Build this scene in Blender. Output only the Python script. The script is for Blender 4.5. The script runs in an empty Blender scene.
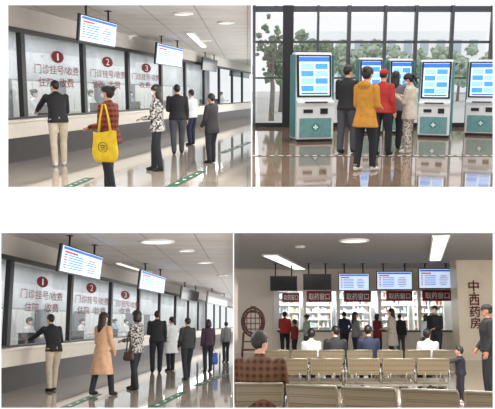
import bpy, math, random
import numpy as np
from mathutils import Vector, Matrix
from mathutils.bvhtree import BVHTree
random.seed(7)
ZOOM=None
V=Vector
F=700.0; CX=247.5; CY=204.5; EYE=1.5
SC=bpy.context.scene
SC.view_settings.view_transform='Standard'
COL=bpy.context.collection

# ---------------------------------------------------------------- materials
def lin(c):
    return tuple(((x/255)/12.92 if x/255<=.04045 else ((x/255+.055)/1.055)**2.4) for x in c)
MC={}
def pm(name,col,rough=.6,metal=0.0,var=.12,scale=12,emit=0,bump=0,spec=.5,coat=0):
    if name in MC: return MC[name]
    m=bpy.data.materials.new(name); m.use_nodes=True
    nt=m.node_tree; b=nt.nodes['Principled BSDF']
    c=lin(col)
    tc=nt.nodes.new('ShaderNodeTexCoord'); n=nt.nodes.new('ShaderNodeTexNoise')
    n.inputs['Scale'].default_value=scale; n.inputs['Detail'].default_value=3
    nt.links.new(tc.outputs['Object'],n.inputs['Vector'])
    r=nt.nodes.new('ShaderNodeValToRGB')
    r.color_ramp.elements[0].position=.3; r.color_ramp.elements[1].position=.7
    r.color_ramp.elements[0].color=(*[x*(1-var) for x in c],1)
    r.color_ramp.elements[1].color=(*[min(1,x*(1+var)) for x in c],1)
    nt.links.new(n.outputs['Fac'],r.inputs['Fac'])
    nt.links.new(r.outputs['Color'],b.inputs['Base Color'])
    b.inputs['Roughness'].default_value=rough; b.inputs['Metallic'].default_value=metal
    b.inputs['Specular IOR Level'].default_value=spec
    b.inputs['Coat Weight'].default_value=coat
    if emit:
        nt.links.new(r.outputs['Color'],b.inputs['Emission Color'])
        b.inputs['Emission Strength'].default_value=emit
    if bump:
        bp=nt.nodes.new('ShaderNodeBump'); bp.inputs['Strength'].default_value=bump
        nt.links.new(n.outputs['Fac'],bp.inputs['Height']); nt.links.new(bp.outputs['Normal'],b.inputs['Normal'])
    MC[name]=m; return m
def tiles(name,c1,c2,mortar,bw,bh,ms,rough,off=0.0,spec=.5):
    m=bpy.data.materials.new(name); m.use_nodes=True
    nt=m.node_tree; b=nt.nodes['Principled BSDF']; b.inputs['Specular IOR Level'].default_value=spec
    tc=nt.nodes.new('ShaderNodeTexCoord'); k=nt.nodes.new('ShaderNodeTexBrick')
    k.offset=off; k.inputs['Scale'].default_value=1
    k.inputs['Brick Width'].default_value=bw; k.inputs['Row Height'].default_value=bh
    k.inputs['Mortar Size'].default_value=ms
    k.inputs['Color1'].default_value=(*lin(c1),1); k.inputs['Color2'].default_value=(*lin(c2),1)
    k.inputs['Mortar'].default_value=(*lin(mortar),1)
    nt.links.new(tc.outputs['Object'],k.inputs['Vector'])
    n=nt.nodes.new('ShaderNodeTexNoise'); n.inputs['Scale'].default_value=1.5; n.inputs['Detail'].default_value=6
    nt.links.new(tc.outputs['Object'],n.inputs['Vector'])
    mx=nt.nodes.new('ShaderNodeMixRGB'); mx.blend_type='OVERLAY'; mx.inputs[0].default_value=.25
    nt.links.new(k.outputs['Color'],mx.inputs[1]); nt.links.new(n.outputs['Fac'],mx.inputs[2])
    nt.links.new(mx.outputs[0],b.inputs['Base Color']); b.inputs['Roughness'].default_value=rough
    return m
def plaid(name,a,b_,c,scale=9):
    if name in MC: return MC[name]
    m=bpy.data.materials.new(name); m.use_nodes=True
    nt=m.node_tree; b=nt.nodes['Principled BSDF']; b.inputs['Roughness'].default_value=.85
    tc=nt.nodes.new('ShaderNodeTexCoord')
    w=[]
    for ax in ('X','Z'):
        q=nt.nodes.new('ShaderNodeTexWave'); q.wave_type='BANDS'; q.bands_direction=ax
        q.inputs['Scale'].default_value=scale/6; nt.links.new(tc.outputs['Object'],q.inputs['Vector']); w.append(q)
    m1=nt.nodes.new('ShaderNodeMixRGB'); m1.inputs[1].default_value=(*lin(a),1); m1.inputs[2].default_value=(*lin(b_),1)
    nt.links.new(w[0].outputs['Fac'],m1.inputs[0])
    m2=nt.nodes.new('ShaderNodeMixRGB'); m2.inputs[2].default_value=(*lin(c),1)
    mm=nt.nodes.new('ShaderNodeMath'); mm.operation='MULTIPLY'; mm.inputs[1].default_value=.7
    nt.links.new(w[1].outputs['Fac'],mm.inputs[0]); nt.links.new(mm.outputs[0],m2.inputs[0])
    nt.links.new(m1.outputs[0],m2.inputs[1]); nt.links.new(m2.outputs[0],b.inputs['Base Color'])
    MC[name]=m; return m
def spots(name,a,b_,scale=22,thr=.42):
    if name in MC: return MC[name]
    m=bpy.data.materials.new(name); m.use_nodes=True
    nt=m.node_tree; b=nt.nodes['Principled BSDF']; b.inputs['Roughness'].default_value=.85
    tc=nt.nodes.new('ShaderNodeTexCoord'); q=nt.nodes.new('ShaderNodeTexNoise'); q.inputs['Scale'].default_value=scale
    nt.links.new(tc.outputs['Object'],q.inputs['Vector'])
    r=nt.nodes.new('ShaderNodeValToRGB'); r.color_ramp.interpolation='CONSTANT'
    r.color_ramp.elements[0].color=(*lin(a),1); r.color_ramp.elements[1].position=thr+.08; r.color_ramp.elements[1].color=(*lin(b_),1)
    nt.links.new(q.outputs['Fac'],r.inputs['Fac']); nt.links.new(r.outputs['Color'],b.inputs['Base Color'])
    MC[name]=m; return m
def glassmat(name,tint,fac):
    m=bpy.data.materials.new(name); m.use_nodes=True
    nt=m.node_tree; nt.nodes.remove(nt.nodes['Principled BSDF'])
    t=nt.nodes.new('ShaderNodeBsdfTransparent'); t.inputs[0].default_value=(*tint,1)
    g=nt.nodes.new('ShaderNodeBsdfGlossy'); g.inputs['Roughness'].default_value=.03
    x=nt.nodes.new('ShaderNodeMixShader'); x.inputs[0].default_value=fac
    nt.links.new(t.outputs[0],x.inputs[1]); nt.links.new(g.outputs[0],x.inputs[2])
    nt.links.new(x.outputs[0],nt.nodes['Material Output'].inputs['Surface'])
    return m
def perforated(name,col):
    m=bpy.data.materials.new(name); m.use_nodes=True
    nt=m.node_tree; b=nt.nodes['Principled BSDF']; b.inputs['Metallic'].default_value=.8; b.inputs['Roughness'].default_value=.32
    tc=nt.nodes.new('ShaderNodeTexCoord'); q=nt.nodes.new('ShaderNodeTexVoronoi'); q.inputs['Scale'].default_value=44; q.inputs['Randomness'].default_value=0
    nt.links.new(tc.outputs['Object'],q.inputs['Vector'])
    r=nt.nodes.new('ShaderNodeValToRGB'); r.color_ramp.elements[0].position=.22; r.color_ramp.elements[0].color=(.05,.045,.04,1)
    r.color_ramp.elements[1].position=.32; r.color_ramp.elements[1].color=(*lin(col),1)
    nt.links.new(q.outputs['Distance'],r.inputs['Fac']); nt.links.new(r.outputs['Color'],b.inputs['Base Color'])
    return m
WHITE=pm('white_lacquer',(235,235,232),.35,var=.03)
BLACKP=pm('black_plastic',(18,19,22),.3)
DARKM=pm('dark_metal',(38,38,42),.4,.3)
GLASS=glassmat('window_glass',(.97,.985,.985),.05)
GLASSO=glassmat('outer_glass',(1,1,1),.04)
REDT=pm('dark_red_vinyl',(128,16,24),.6,var=.05,spec=.2)
WHITET=pm('white_vinyl',(245,245,245),.5,var=.02)
GREEN=pm('green_floor_tape',(24,88,62),.4,var=.1)
SKIN=pm('skin',(206,160,134),.55,var=.06)
SKIN2=pm('skin_tan',(180,130,104),.55,var=.06)
HAIR=pm('black_hair',(24,20,20),.45,var=.3,scale=60)
HAIRG=pm('dark_grey_hair',(36,33,32),.6,var=.4,scale=60)
EYE_M=pm('eye_dark',(25,18,16),.2); LIP=pm('lip',(165,85,80),.5)
MASK=pm('mask_fabric',(205,222,235),.8,var=.03)
LCDW=pm('screen_lightblue',(205,226,250),.3,var=.02,emit=.72)
LCDB=pm('screen_blue',(45,110,205),.3,var=.05,emit=.5)
LCDR=pm('screen_red',(205,60,60),.3,var=.05,emit=.4)
LCDK=pm('screen_off',(14,15,20),.15,var=.1)

# ---------------------------------------------------------------- mesh builder
class MB:
    def __init__(s): s.v=[];s.f=[];s.m=[];s.s=[]
    def add(s,vs,fs,m=0,sm=False,M=None):
        o=len(s.v)
        s.v+= [ (M@V(v)) if M else V(v) for v in vs]
        for f in fs:
            s.f.append([i+o for i in f]); s.m.append(m); s.s.append(sm)
    def box(s,c,d,m=0,M=None):
        x,y,z=[k/2 for k in d]
        vs=[(c[0]+a*x,c[1]+b*y,c[2]+e*z) for a in(-1,1) for b in(-1,1) for e in(-1,1)]
        s.add(vs,[(0,1,3,2),(4,6,7,5),(0,4,5,1),(2,3,7,6),(0,2,6,4),(1,5,7,3)],m,False,M)
    def b2(s,lo,hi,m=0,M=None):
        s.box([(a+b)/2 for a,b in zip(lo,hi)],[b-a for a,b in zip(lo,hi)],m,M)
    def loft(s,rings,m=0,sm=True,closed=False):
        n=len(rings[0]); vs=[p for r in rings for p in r]; fs=[]
        R=len(rings)
        for i in range(R-1 if not closed else R):
            for j in range(n):
                a=i*n+j; b=i*n+(j+1)%n; i2=(i+1)%R
                fs.append((a,b,i2*n+(j+1)%n,i2*n+j))
        if not closed:
            fs.append(tuple(range(n))[::-1]); fs.append(tuple((R-1)*n+j for j in range(n)))
        s.add(vs,fs,m,sm)
    def tube(s,pts,rad,m=0,n=8,flat=1.0,M=None,closed=False):
        pts=[V(p) for p in pts]
        if not hasattr(rad,'__len__'): rad=[rad]*len(pts)
        rings=[]; ref=None; N=len(pts)
        for i,p in enumerate(pts):
            if closed: t=(pts[(i+1)%N]-pts[i-1]).normalized()
            else: t=(pts[min(i+1,N-1)]-pts[max(i-1,0)]).normalized()
            if ref is None:
                ref=V((0,1,0)) if abs(t.y)<.8 else V((1,0,0))
            a=(ref-t*ref.dot(t)).normalized(); b=t.cross(a); ref=a
            rings.append([p+(a*math.cos(k*2*math.pi/n)+b*flat*math.sin(k*2*math.pi/n))*rad[i] for k in range(n)])
        if M: rings=[[M@q for q in r] for r in rings]
        s.loft(rings,m,True,closed)
    def ell(s,c,r,m=0,n=12,k=8,M=None,fn=None):
        vs=[];fs=[]
        c=V(c)
        for i in range(1,k):
            th=math.pi*i/k
            for j in range(n):
                ph=2*math.pi*j/n
                vs.append(V((r[0]*math.sin(th)*math.cos(ph),r[1]*math.sin(th)*math.sin(ph),r[2]*math.cos(th))))
        vs.append(V((0,0,r[2]))); vs.append(V((0,0,-r[2]))); T=len(vs)-2;B=T+1
        for i in range(k-2):
            for j in range(n):
                a=i*n+j;b=i*n+(j+1)%n; fs.append((a,a+n,b+n,b))
        for j in range(n):
            fs.append((T,j,(j+1)%n)); fs.append((B,(k-2)*n+(j+1)%n,(k-2)*n+j))
        vs=[v+c for v in vs]
        if fn: vs=[fn(v) for v in vs]
        s.add(vs,fs,m,True,M)
    def prof(s,pts,x0,x1,m=0,M=None):
        n=len(pts)
        vs=[(x0,p[0],p[1]) for p in pts]+[(x1,p[0],p[1]) for p in pts]
        fs=[tuple(range(n)),tuple(range(2*n-1,n-1,-1))]+[(i,i+n,(i+1)%n+n,(i+1)%n) for i in range(n)]
        s.add(vs,fs,m,False,M)
    def mesh(s,name,mats):
        me=bpy.data.meshes.new(name); me.from_pydata([tuple(v) for v in s.v],[],s.f)
        for m in mats: me.materials.append(m)
        me.polygons.foreach_set('material_index',s.m); me.polygons.foreach_set('use_smooth',s.s)
        me.update(); return me

def root(name,label,cat,M,mb=None,mats=None,group=None,kind=None,bevel=0):
    o=bpy.data.objects.new(name, mb.mesh(name,mats) if mb else None)
    if not mb: o.empty_display_size=.2
    COL.objects.link(o); o.matrix_world=M
    if kind=='structure': o['kind']='structure'
    else: o['label']=label; o['category']=cat
    if kind=='stuff': o['kind']='stuff'
    if group: o['group']=group
    if bevel: addbev(o,bevel)
    return o
def addbev(o,w):
    b=o.modifiers.new('bevel','BEVEL'); b.width=w; b.segments=2; b.limit_method='ANGLE'
def part(name,par,mb,mats,label=None,M=None,bevel=0,kind=None):
    o=bpy.data.objects.new(name,mb.mesh(name,mats)); COL.objects.link(o); o.parent=par
    if M: o.matrix_local=M
    if label:o['label']=label
    if kind:o['kind']=kind
    if bevel: addbev(o,bevel)
    return o
TXC={}
def textmesh(body,w,h,mat,bold=0.0):
    if body not in TXC:
        t=bpy.data.curves.new('lettering','FONT'); t.body=body
        t.size=1; t.align_x='CENTER'; t.resolution_u=4
        o=bpy.data.objects.new('lettering',t); COL.objects.link(o)
        dg=bpy.context.evaluated_depsgraph_get(); m=bpy.data.meshes.new_from_object(o.evaluated_get(dg))
        a=np.empty(len(m.vertices)*3); m.vertices.foreach_get('co',a); a=a.reshape(-1,3)
        fs=[list(p.vertices) for p in m.polygons]
        bpy.data.objects.remove(o); 
        lo=a.min(0);hi=a.max(0)
        TXC[body]=(a-(lo+hi)/2,np.maximum(hi-lo,1e-6),fs)
    a,sz,fs=TXC[body]
    mb=MB()
    offs=[(0,0)] if not bold else [(0,0),(bold,0),(-bold,0),(0,bold),(0,-bold)]
    for k,(ox,oy) in enumerate(offs):
        mb.add([((p[0]+ox)/sz[0]*w,-.0004*k,(p[1]+oy)/sz[1]*h) for p in a],fs)
    return mb,[mat]
def lettering(par,body,w,h,mat,M,bold=.0,name='lettering'):
    mb,ms=textmesh(body,w,h,mat,bold)
    return part(name,par,mb,ms,M=M)
T=Matrix.Translation
def RZ(d): return Matrix.Rotation(math.radians(d),4,'Z')
def RX(d): return Matrix.Rotation(math.radians(d),4,'X')

# ---------------------------------------------------------------- room frames
CAMW=V((0,0,1.5))
class Room:
    def __init__(s,yh):
        s.yh=yh; a=math.atan((CY-yh)/F); s.R=Matrix.Rotation(a,4,'X'); s.Ri=s.R.inverted()
        s.M=T(CAMW)@s.R@T((0,0,-EYE))
    def ray(s,px,py): return s.Ri.to_3x3()@V((px-CX,F,CY-py))
    def z(s,px,py,z=0.0):
        d=s.ray(px,py); return V((0,0,EYE))+d*((z-EYE)/d.z)
    def y(s,px,py,Y):
        d=s.ray(px,py); return V((0,0,EYE))+d*(Y/d.y)
    def plane(s,px,py,p0,n):
        d=s.ray(px,py); o=V((0,0,EYE)); return o+d*((p0-o).dot(n)/d.dot(n))
def structure(R,name,mb,mats,bevel=0,L=None): return root(name,'','',R.M@(L or Matrix()),mb,mats,kind='structure',bevel=bevel)

# ---------------------------------------------------------------- people
ARM={'down':((.13,.02,-1),(.03,.2,-1)),'relax':((.15,-.05,-1),(.0,.4,-1)),
 'fwd':((.1,.5,-.9),(-.12,1,.02)),'up':((.08,.3,-1),(-.35,.8,.55)),'hold':((.1,.1,-1),(-.35,1,-.15)),
 'behind':((.22,-.32,-1),(-.5,-.3,-.8)),'lap':((.12,.3,-1),(-.2,.95,-.25)),
 'hip':((.35,-.1,-1),(-.3,.35,-.9)),'side':((.75,.35,-.6),(.75,.6,-.1)),'out':((.3,.9,-.3),(.1,1,-.05)),'low':((.12,.15,-1),(-.25,.6,-.8))}
def remeshed(mb,vox):
    me=mb.mesh('tmp',[]); o=bpy.data.objects.new('tmp',me); COL.objects.link(o)
    r=o.modifiers.new('r','REMESH'); r.mode='VOXEL'; r.voxel_size=vox
    k=o.modifiers.new('s','SMOOTH'); k.factor=.5; k.iterations=3
    dg=bpy.context.evaluated_depsgraph_get(); m=bpy.data.meshes.new_from_object(o.evaluated_get(dg))
    a=np.empty(len(m.vertices)*3); m.vertices.foreach_get('co',a)
    vs=[tuple(x) for x in a.reshape(-1,3)]; fs=[tuple(p.vertices) for p in m.polygons]
    bpy.data.objects.remove(o); bpy.data.meshes.remove(m); bpy.data.meshes.remove(me)
    return vs,fs
PN=[0]
def person(room,loc,yaw,label,H=1.68,top=None,bottom=None,shoes=None,skin=None,hair='short',hairmat=None,
           arms=('down','down'),legs='stand',lean=0,hem=.86,flare=.0,fem=False,mask=False,turn=0,nod=0,
           slim=None,child=False,vox=.0135,skirt=False,name='person',hood=False,M=None,seat=.46):
    PN[0]+=1
    if slim is None: slim=[1.04,1.14,1.02,1.2,1.08][PN[0]%5]
    top=top or pm('black_jacket',(28,28,32),.75); bottom=bottom or pm('dark_trousers',(32,34,42),.8)
    shoes=shoes or pm('dark_shoes',(24,22,22),.5); skin=skin or SKIN; hairmat=hairmat or HAIR
    B=MB(); s=H/1.7; sl=slim; hs=1.28 if child else 1.0
    sit=legs=='sit'; dz=(seat/s+.09-.92) if sit else 0.0
    ln=math.radians(lean)
    def up(p):
        p=V(p); k=min(1,max(0,(p.z-.88)/.25))*ln
        if k:
            y,z=p.y,p.z-.92; p=V((p.x,y*math.cos(k)+z*math.sin(k),.92-y*math.sin(k)+z*math.cos(k)))
        return p+V((0,0,dz))
    def ring(z,rx,ry,yo=0,n=24,wob=0):
        out=[]
        for i in range(n):
            a=2*math.pi*i/n; k=1+wob*math.sin(a*6+z*9)
            out.append(up((rx*sl*k*math.cos(a),yo+ry*sl*k*math.sin(a),z)))
        return out
    sw=.93 if fem else 1.0
    # torso / coat
    prof=[(1.455,.06,.055,0),(1.43,.11,.075,0),(1.395,.168*sw,.095,0),(1.33,.178*sw,.112,.0),(1.25,.172*sw,.125 if not fem else .13,.008),
          (1.15,.158*sw,.118,.004),(1.05,.156*sw,.115,0),(.97,.172,.122,0),(.90,.182,.13,-.005)]
    if hem<.9:
        z=.86
        while z>hem-.001:
            prof.append((z,.186+flare*(.9-z),.135+flare*.8*(.9-z),-.005)); z-=.06
    if sit: prof=[p for p in prof if p[0]>.84]
    else: prof=[p for p in prof if p[0]>=hem-.02]
    B.loft([ring(*p,wob=min(.035,max(0,.12*(1.0-p[0])))) for p in prof],1)
    if not sit: B.ell(up((0,-.012,.915)),(.168*sl,.118*sl,.12),2)
    else: B.ell((0,-.01,.93+dz),(.175*sl,.14,.1),2)
    # neck and head
    B.tube([up((0,-.005,1.40)),up((0,.005,1.52))],[.056,.05],0,12)
    B.tube([up((0,-.005,1.425)),up((0,.0,1.468))],[.075,.062],1,14)
    if hood: B.ell(up((0,-.09,1.43)),(.12,.07,.07),1)
    HC=up((0,.012,1.50))
    HM=T(HC)@Matrix.Rotation(-ln*.6+math.radians(-nod),4,'X')@RZ(turn)@Matrix.Diagonal((hs,hs,hs,1))
    B.ell((0,0,.108),(.074,.092,.1),0,16,10,M=HM)
    B.ell((0,.03,.048),(.055,.062,.06),0,14,8,M=HM)
    B.tube([(0,.088,.105),(0,.108,.07)],[.012,.017],0,8,M=HM)
    for q in(-1,1): B.ell((q*.075,-.002,.085),(.012,.022,.032),0,8,6,M=HM)
    # legs
    if skirt and not sit: B.loft([ring(.95,.15,.12),ring(.7,.19,.15),ring(.5,.2,.16)],2)
    for q,side in((-1,0),(1,1)):
        hip=V((q*.088*sl,-.005,.9+dz)); 
        if sit:
            kn=V((q*.11,.42,.9+dz+.0)); an=V((q*.11,.43,.09))
        else:
            st={'stand':(0,.03),'stride':(-.17,.2),'step':(-.08,.1),'wide':(.0,.04)}[legs][side]
            kn=V((q*.095*sl,.03+st*.55,.49)); an=V((q*(.1 if legs!='wide' else .15),st,.09))
            if st<-.1: an.z=.12
        r=1.0*sl
        lt=0 if skirt else 2
        B.tube([hip+V((0,0,.03)),hip.lerp(kn,.5),kn,kn.lerp(an,.4),an-V((0,0,.02))],[.094*r,.082*r,.064*r,.062*r,.054*r] if lt==2 else [.08,.07,.052,.05,.036],lt,12)
        B.ell(kn,(.064*r,.064*r,.064*r) if lt==2 else (.05,.05,.05),lt)
        B.tube([an+V((0,-.055,-.045)),an+V((0,-.02,-.04)),an+V((0,.08,-.052)),an+V((0,.165,-.062))],[.036,.046,.044,.03],3,10)
        B.tube([an+V((0,-.01,.03)),an+V((0,0,-.04))],[.042,.044],3,10)
    # arms
    post=MB()
    hands=[]
    for q,side in((-1,0),(1,1)):
        ua,fa=ARM[arms[side]] if isinstance(arms[side],str) else arms[side]
        sh=V((q*.172*sw*sl,0,1.375)); ua=V((ua[0]*q,ua[1],ua[2])).normalized(); fa=V((fa[0]*q,fa[1],fa[2])).normalized()
        el=sh+ua*.285; wr=el+fa*.245
        d=fa; sh,el,wr=up(sh),up(el),up(wr)
        d=(wr-el).normalized()
        B.ell(sh,(.068,.066,.066),1)
        B.tube([sh,sh.lerp(el,.5),el,el.lerp(wr,.5),wr],[.066,.061,.056,.05,.044],1,12)
        B.ell(el,(.055,.055,.055),1)
        B.tube([wr-d*.03,wr+d*.02,wr+d*.05],[.028,.028,.026],0,10)
        n=V((0,0,-1)) if abs(d.z)<.55 else V((-q,0,0))
        n=(n-d*n.dot(d)).normalized(); w=d.cross(n)
        PM=Matrix(((w.x,n.x,d.x,0),(w.y,n.y,d.y,0),(w.z,n.z,d.z,0),(0,0,0,1)))
        B.ell((0,0,0),(.043,.018,.058),0,10,8,M=T(wr+d*.055)@PM)
        base=wr+d*.095
        thumbside=1 if (w.dot(V((0,1,0)))>0 or abs(d.z)<.55 and w.dot(V((-q,0,0)))>0) else -1
        for i,(o,Ln,R) in enumerate(((-.031,.060,.0085),(-.0105,.076,.0092),(.0105,.082,.0095),(.031,.074,.0092))):
            b0=base+w*(o*thumbside)-d*(.015+.004*abs(i-2))
            p1=b0+d*Ln*.45+n*.004; p2=p1+(d*.8+n*.6).normalized()*Ln*.33; p3=p2+(d*.4+n*.9).normalized()*Ln*.27
            post.tube([b0,p1,p2,p3],[R,R,R*.92,R*.72],0,6)
        tb=wr+d*.03+w*(.03*thumbside)
        post.tube([tb,tb+(d*.6+w*.8*thumbside).normalized()*.035,tb+(d*.6+w*.8*thumbside).normalized()*.035+(d*.95+n*.3).normalized()*.03],[.013,.0115,.0085],0,6)
        hands.append(wr+d*.09)
    for q in(-1,1):
        post.ell((q*.03,.083,.105),(.0125,.006,.007),4,8,6,M=HM)
        post.box((q*.031,.088,.125),(.028,.006,.005),4,M=HM)
    post.ell((0,.09,.035),(.022,.006,.006),5,8,6,M=HM)
    vs,fs=remeshed(B,vox/s)
    bv=BVHTree.FromPolygons([tuple(v) for v in B.v],[tuple(f) for f in B.f])
    out=MB(); out.v=[V(v) for v in vs]; out.f=[list(f) for f in fs]
    va=np.array(vs); 
    for f in fs:
        c=va[list(f)].mean(0); h=bv.find_nearest(V(c)); out.m.append(B.m[h[2]]); out.s.append(True)
    out.add(post.v,post.f,0,True); k=len(post.m); out.m[-k:]=post.m
    out.v=[v*s for v in out.v]
    L=T(V(loc))@RZ(yaw)
    Mx=room.M@(M if M else L)
    o=root(name,label,'person',Mx,out,[skin,top,bottom,shoes,EYE_M,LIP])
    # hair
    hb=MB()
    def hf(v):
        c=V((0,-.008,.115)); d=v-c
        front=v.y>.035 and v.z<.142; side=v.y>-.015 and v.z<.085
        if front or side: return c+d*.78
        return c+d*(1+.04*math.sin(v.x*90+v.z*70))
    big=1.14 if fem else 1.02
    if hair!='bald':
        hb.ell((0,-.008,.115),(.083*big,.101*big,.103*big),0,18,12,fn=hf)
    if hair=='bob': hb.loft([[V((.092*k*math.cos(a),-.03+.08*k*math.sin(a),z)) for a in [i*math.pi/7 for i in range(14)]] for z,k in((.16,.85),(.12,1.05),(.06,1.16),(.0,1.16),(-.035,.95))])
    if hair=='long': hb.loft([[V((.088*k*math.cos(a),-.045+yy+.062*k*math.sin(a),z)) for a in [i*math.pi/7 for i in range(14)]] for z,k,yy in((.15,.95,0),(.08,1.1,0),(.0,1.12,-.01),(-.09,1.05,-.035),(-.2,.75,-.05))])
    if hair=='bun': hb.ell((0,-.105,.16),(.05,.045,.05),0,12,8)
    if hair=='pony': hb.tube([(0,-.09,.15),(0,-.14,.13),(0,-.15,.05),(0,-.13,-.08)],[.025,.035,.032,.01],0,10)
    if hair=='cap':
        hb=MB()
        hb.ell((0,-.005,.14),(.09,.108,.085),0,16,10,fn=lambda v:V((v.x,v.y,max(v.z,.125))))
        hb.tube([(0,.07,.13),(0,.15,.122)],[.07,.055],0,12,flat=.12)
        kb=MB(); kb.ell((0,-.02,.1),(.08,.088,.07),0,14,8,fn=lambda v:v if v.y<.01 else V((v.x*.8,.01,v.z)))
        kb.v=[(HM@v)*s for v in kb.v]; part('hair',o,kb,[HAIR])
    nm='hat' if hair=='cap' else 'hair'
    hb.v=[(HM@v)*s for v in hb.v]
    part(nm,o,hb,[hairmat])
    if mask:
        kb=MB(); kb.ell((0,.052,.055),(.062,.062,.05),0,14,8)
        for q in(-1,1): kb.tube([(q*.055,.07,.07),(q*.078,.0,.09)],.004,0,5)
        kb.v=[(HM@v)*s for v in kb.v]; part('face_mask',o,kb,[MASK],label='pale blue face mask')
    return o,[Mx@(h*s) for h in hands],Mx
def px_person(R,px,py,ptop,yaw,label,**k):
    sc=(py-R.yh)/1.5; H=min(1.86,max(1.5,(py-ptop)/sc)) if not k.get('child') else (py-ptop)/sc
    k.setdefault('H',H)
    p=R.z(px,py,0); 
    return person(R,p,yaw,label,**k)
def bag(M,kind,mat,label,hand,drop=.32,w=.34,h=.34,d=.1,yaw=0,prt=None):
    loc=M.inverted()@hand
    L=M@T(loc)@RZ(yaw)
    o=root(kind,label,'bag',L)
    b=MB()
    rg=[]
    for i in range(11):
        t=i/10; z=-drop-h+h*t; k=[.72,.9,.96,.98,.97,.95,.93,.91,.9,.9,.91][i]; k2=[.5,1.0,1.25,1.3,1.25,1.15,1.0,.85,.65,.5,.42][i]
        rg.append([V((w/2*k*math.copysign(abs(math.cos(a))**.55,math.cos(a)),d/2*k2*math.copysign(abs(math.sin(a))**.8,math.sin(a))*(1+.12*math.sin(7*math.cos(a)+t*5)),z+(.02*math.sin(3*math.cos(a)) if i>8 else 0))) for a in [j*math.pi/12 for j in range(24)]])
    b.loft(rg,0,True)
    part('bag_body',o,b,[mat])
    for yy in(-.02,.02):
        c=MB(); c.tube([(-w*.24,yy,-drop-.02),(-w*.16,yy*.7,-drop*.5),(-.02,yy*.3,-.01),(.02,yy*.3,-.01),(w*.16,yy*.7,-drop*.5),(w*.24,yy,-drop-.02)],.008,0,6); part('strap',o,c,[mat])
    if prt:
        c=MB(); y=-d*.68
        N=20
        c.tube([(w*.17*math.cos(i*2*math.pi/N),y,-drop-h*.5+w*.17*math.sin(i*2*math.pi/N)) for i in range(N)],.004,0,6,closed=True)
        for k in range(3): c.box((0,y,-drop-h*.45-k*.03),(w*(.2-.04*k),.008,.009))
        part('print',o,c,[EYE_M])
    return o

# shared clothes
khaki=pm('khaki_trousers',(200,188,168),.8); blackj=pm('black_jacket',(28,28,32),.75)
greyt=pm('grey_trousers',(70,72,80),.8); dark=pm('dark_trousers',(32,34,42),.8)
coatw=pm('white_coat',(222,226,228),.8,var=.03); tan=pm('tan_coat',(198,158,126),.85)
ochre=pm('ochre_coat',(186,130,46),.85); red=pm('red_jacket',(170,40,38),.7); navy=pm('navy_jacket',(36,42,66),.8)
white_shoe=pm('white_shoes',(220,218,212),.5); beige=pm('beige_coat',(200,190,176),.85)
scrub=pm('nurse_blue',(140,175,205),.8); brownc=pm('brown_coat',(92,64,50),.85)
maroon=pm('maroon_coat',(120,34,44),.8); charcoal=pm('charcoal_coat',(44,42,46),.8)
plaidm=plaid('red_plaid_wool',(120,32,24),(24,16,16),(140,70,50),24)
leo=spots('patterned_fabric',(40,40,44),(180,176,172),24,.4)
leop=spots('patterned_trousers',(120,110,100),(205,195,184),30,.4)
brnpl=plaid('brown_plaid',(100,60,34),(30,22,20),(112,76,50),26)

# ---------------------------------------------------------------- screens
def ui_board(par,w,h,M,mode):
    b=MB(); b.box((0,0,0),(w,.01,h),0)
    part('screen',par,b,[LCDK if mode=='off' else LCDW],M=M)
    if mode=='off': return
    u=MB(); y=-.008
    u.box((0,y,h*.42),(w*.96,.004,h*.1),1)
    u.box((-w*.3,y,h*.28),(w*.3,.004,h*.07),2)
    for i in range(6):
        z=h*(.17-.1*i)
        u.box((-w*.42,y,z),(w*.06,.004,h*.045),2 if i%2 else 1)
        u.box((-w*.18,y,z),(w*.34,.004,h*.035),1)
        u.box((w*.22,y,z),(w*.3*(.6+.4*((i*37)%5)/5),.004,h*.035),1 if i%3 else 2)
    part('screen_text',par,u,[LCDW,LCDB,LCDR],M=M)
def tv(R,L,w,h,mode,ztop,label,group,tilt=8,poles=2):
    o=root('hanging_display',label,'display screen',R.M@L,group=group)
    TM=RX(tilt)
    b=MB(); b.box((0,.03,-h/2),(w,.06,h)); part('display_housing',o,b,[BLACKP],M=TM,bevel=.01)
    ui_board(o,w*.95,h*.9,TM@T((0,-.008,-h/2)),mode)
    for q in ((-1,1) if poles==2 else (0,)):
        c=MB(); c.tube([(q*w*.3,.05,-h*.3),(q*w*.3,.05,ztop)],.025,0,8); c.box((q*w*.3,.05,ztop-.01),(.16,.12,.02)); part('ceiling_pole',o,c,[DARKM])
    return o

# ---------------------------------------------------------------- hall rooms
floorM=tiles('polished_floor_tiles',(174,163,150),(168,157,145),(122,114,106),1.2,1.2,.012,.05,spec=1.0)
floorB=tiles('polished_beige_tiles',(146,122,102),(138,115,96),(96,82,72),1.2,1.2,.012,.05,spec=1.0)
floorD=tiles('polished_grey_tiles',(188,172,150),(180,165,144),(130,118,104),1.2,1.2,.012,.06,spec=.9)
ceilM=tiles('ceiling_tiles',(212,210,208),(206,204,203),(170,168,167),1.2,1.2,.02,.7)
wallM=pm('painted_wall',(212,208,202),.7,var=.03,scale=3)
backM=pm('office_wall',(172,176,180),.7,var=.22,scale=.7)
creamM=pm('cream_stone',(236,228,214),.3,var=.04,scale=4)
brownM=pm('dark_brown_panel',(48,38,36),.35,var=.2,scale=3)
deskM=pm('office_desk',(188,178,164),.5); lampM=pm('lamp_diffuser',(255,253,248),.5,var=.01,emit=1.4)
def poly(pts,z): 
    b=MB(); b.add([(p.x,p.y,z) for p in pts],[tuple(range(len(pts)))]); return b
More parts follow.
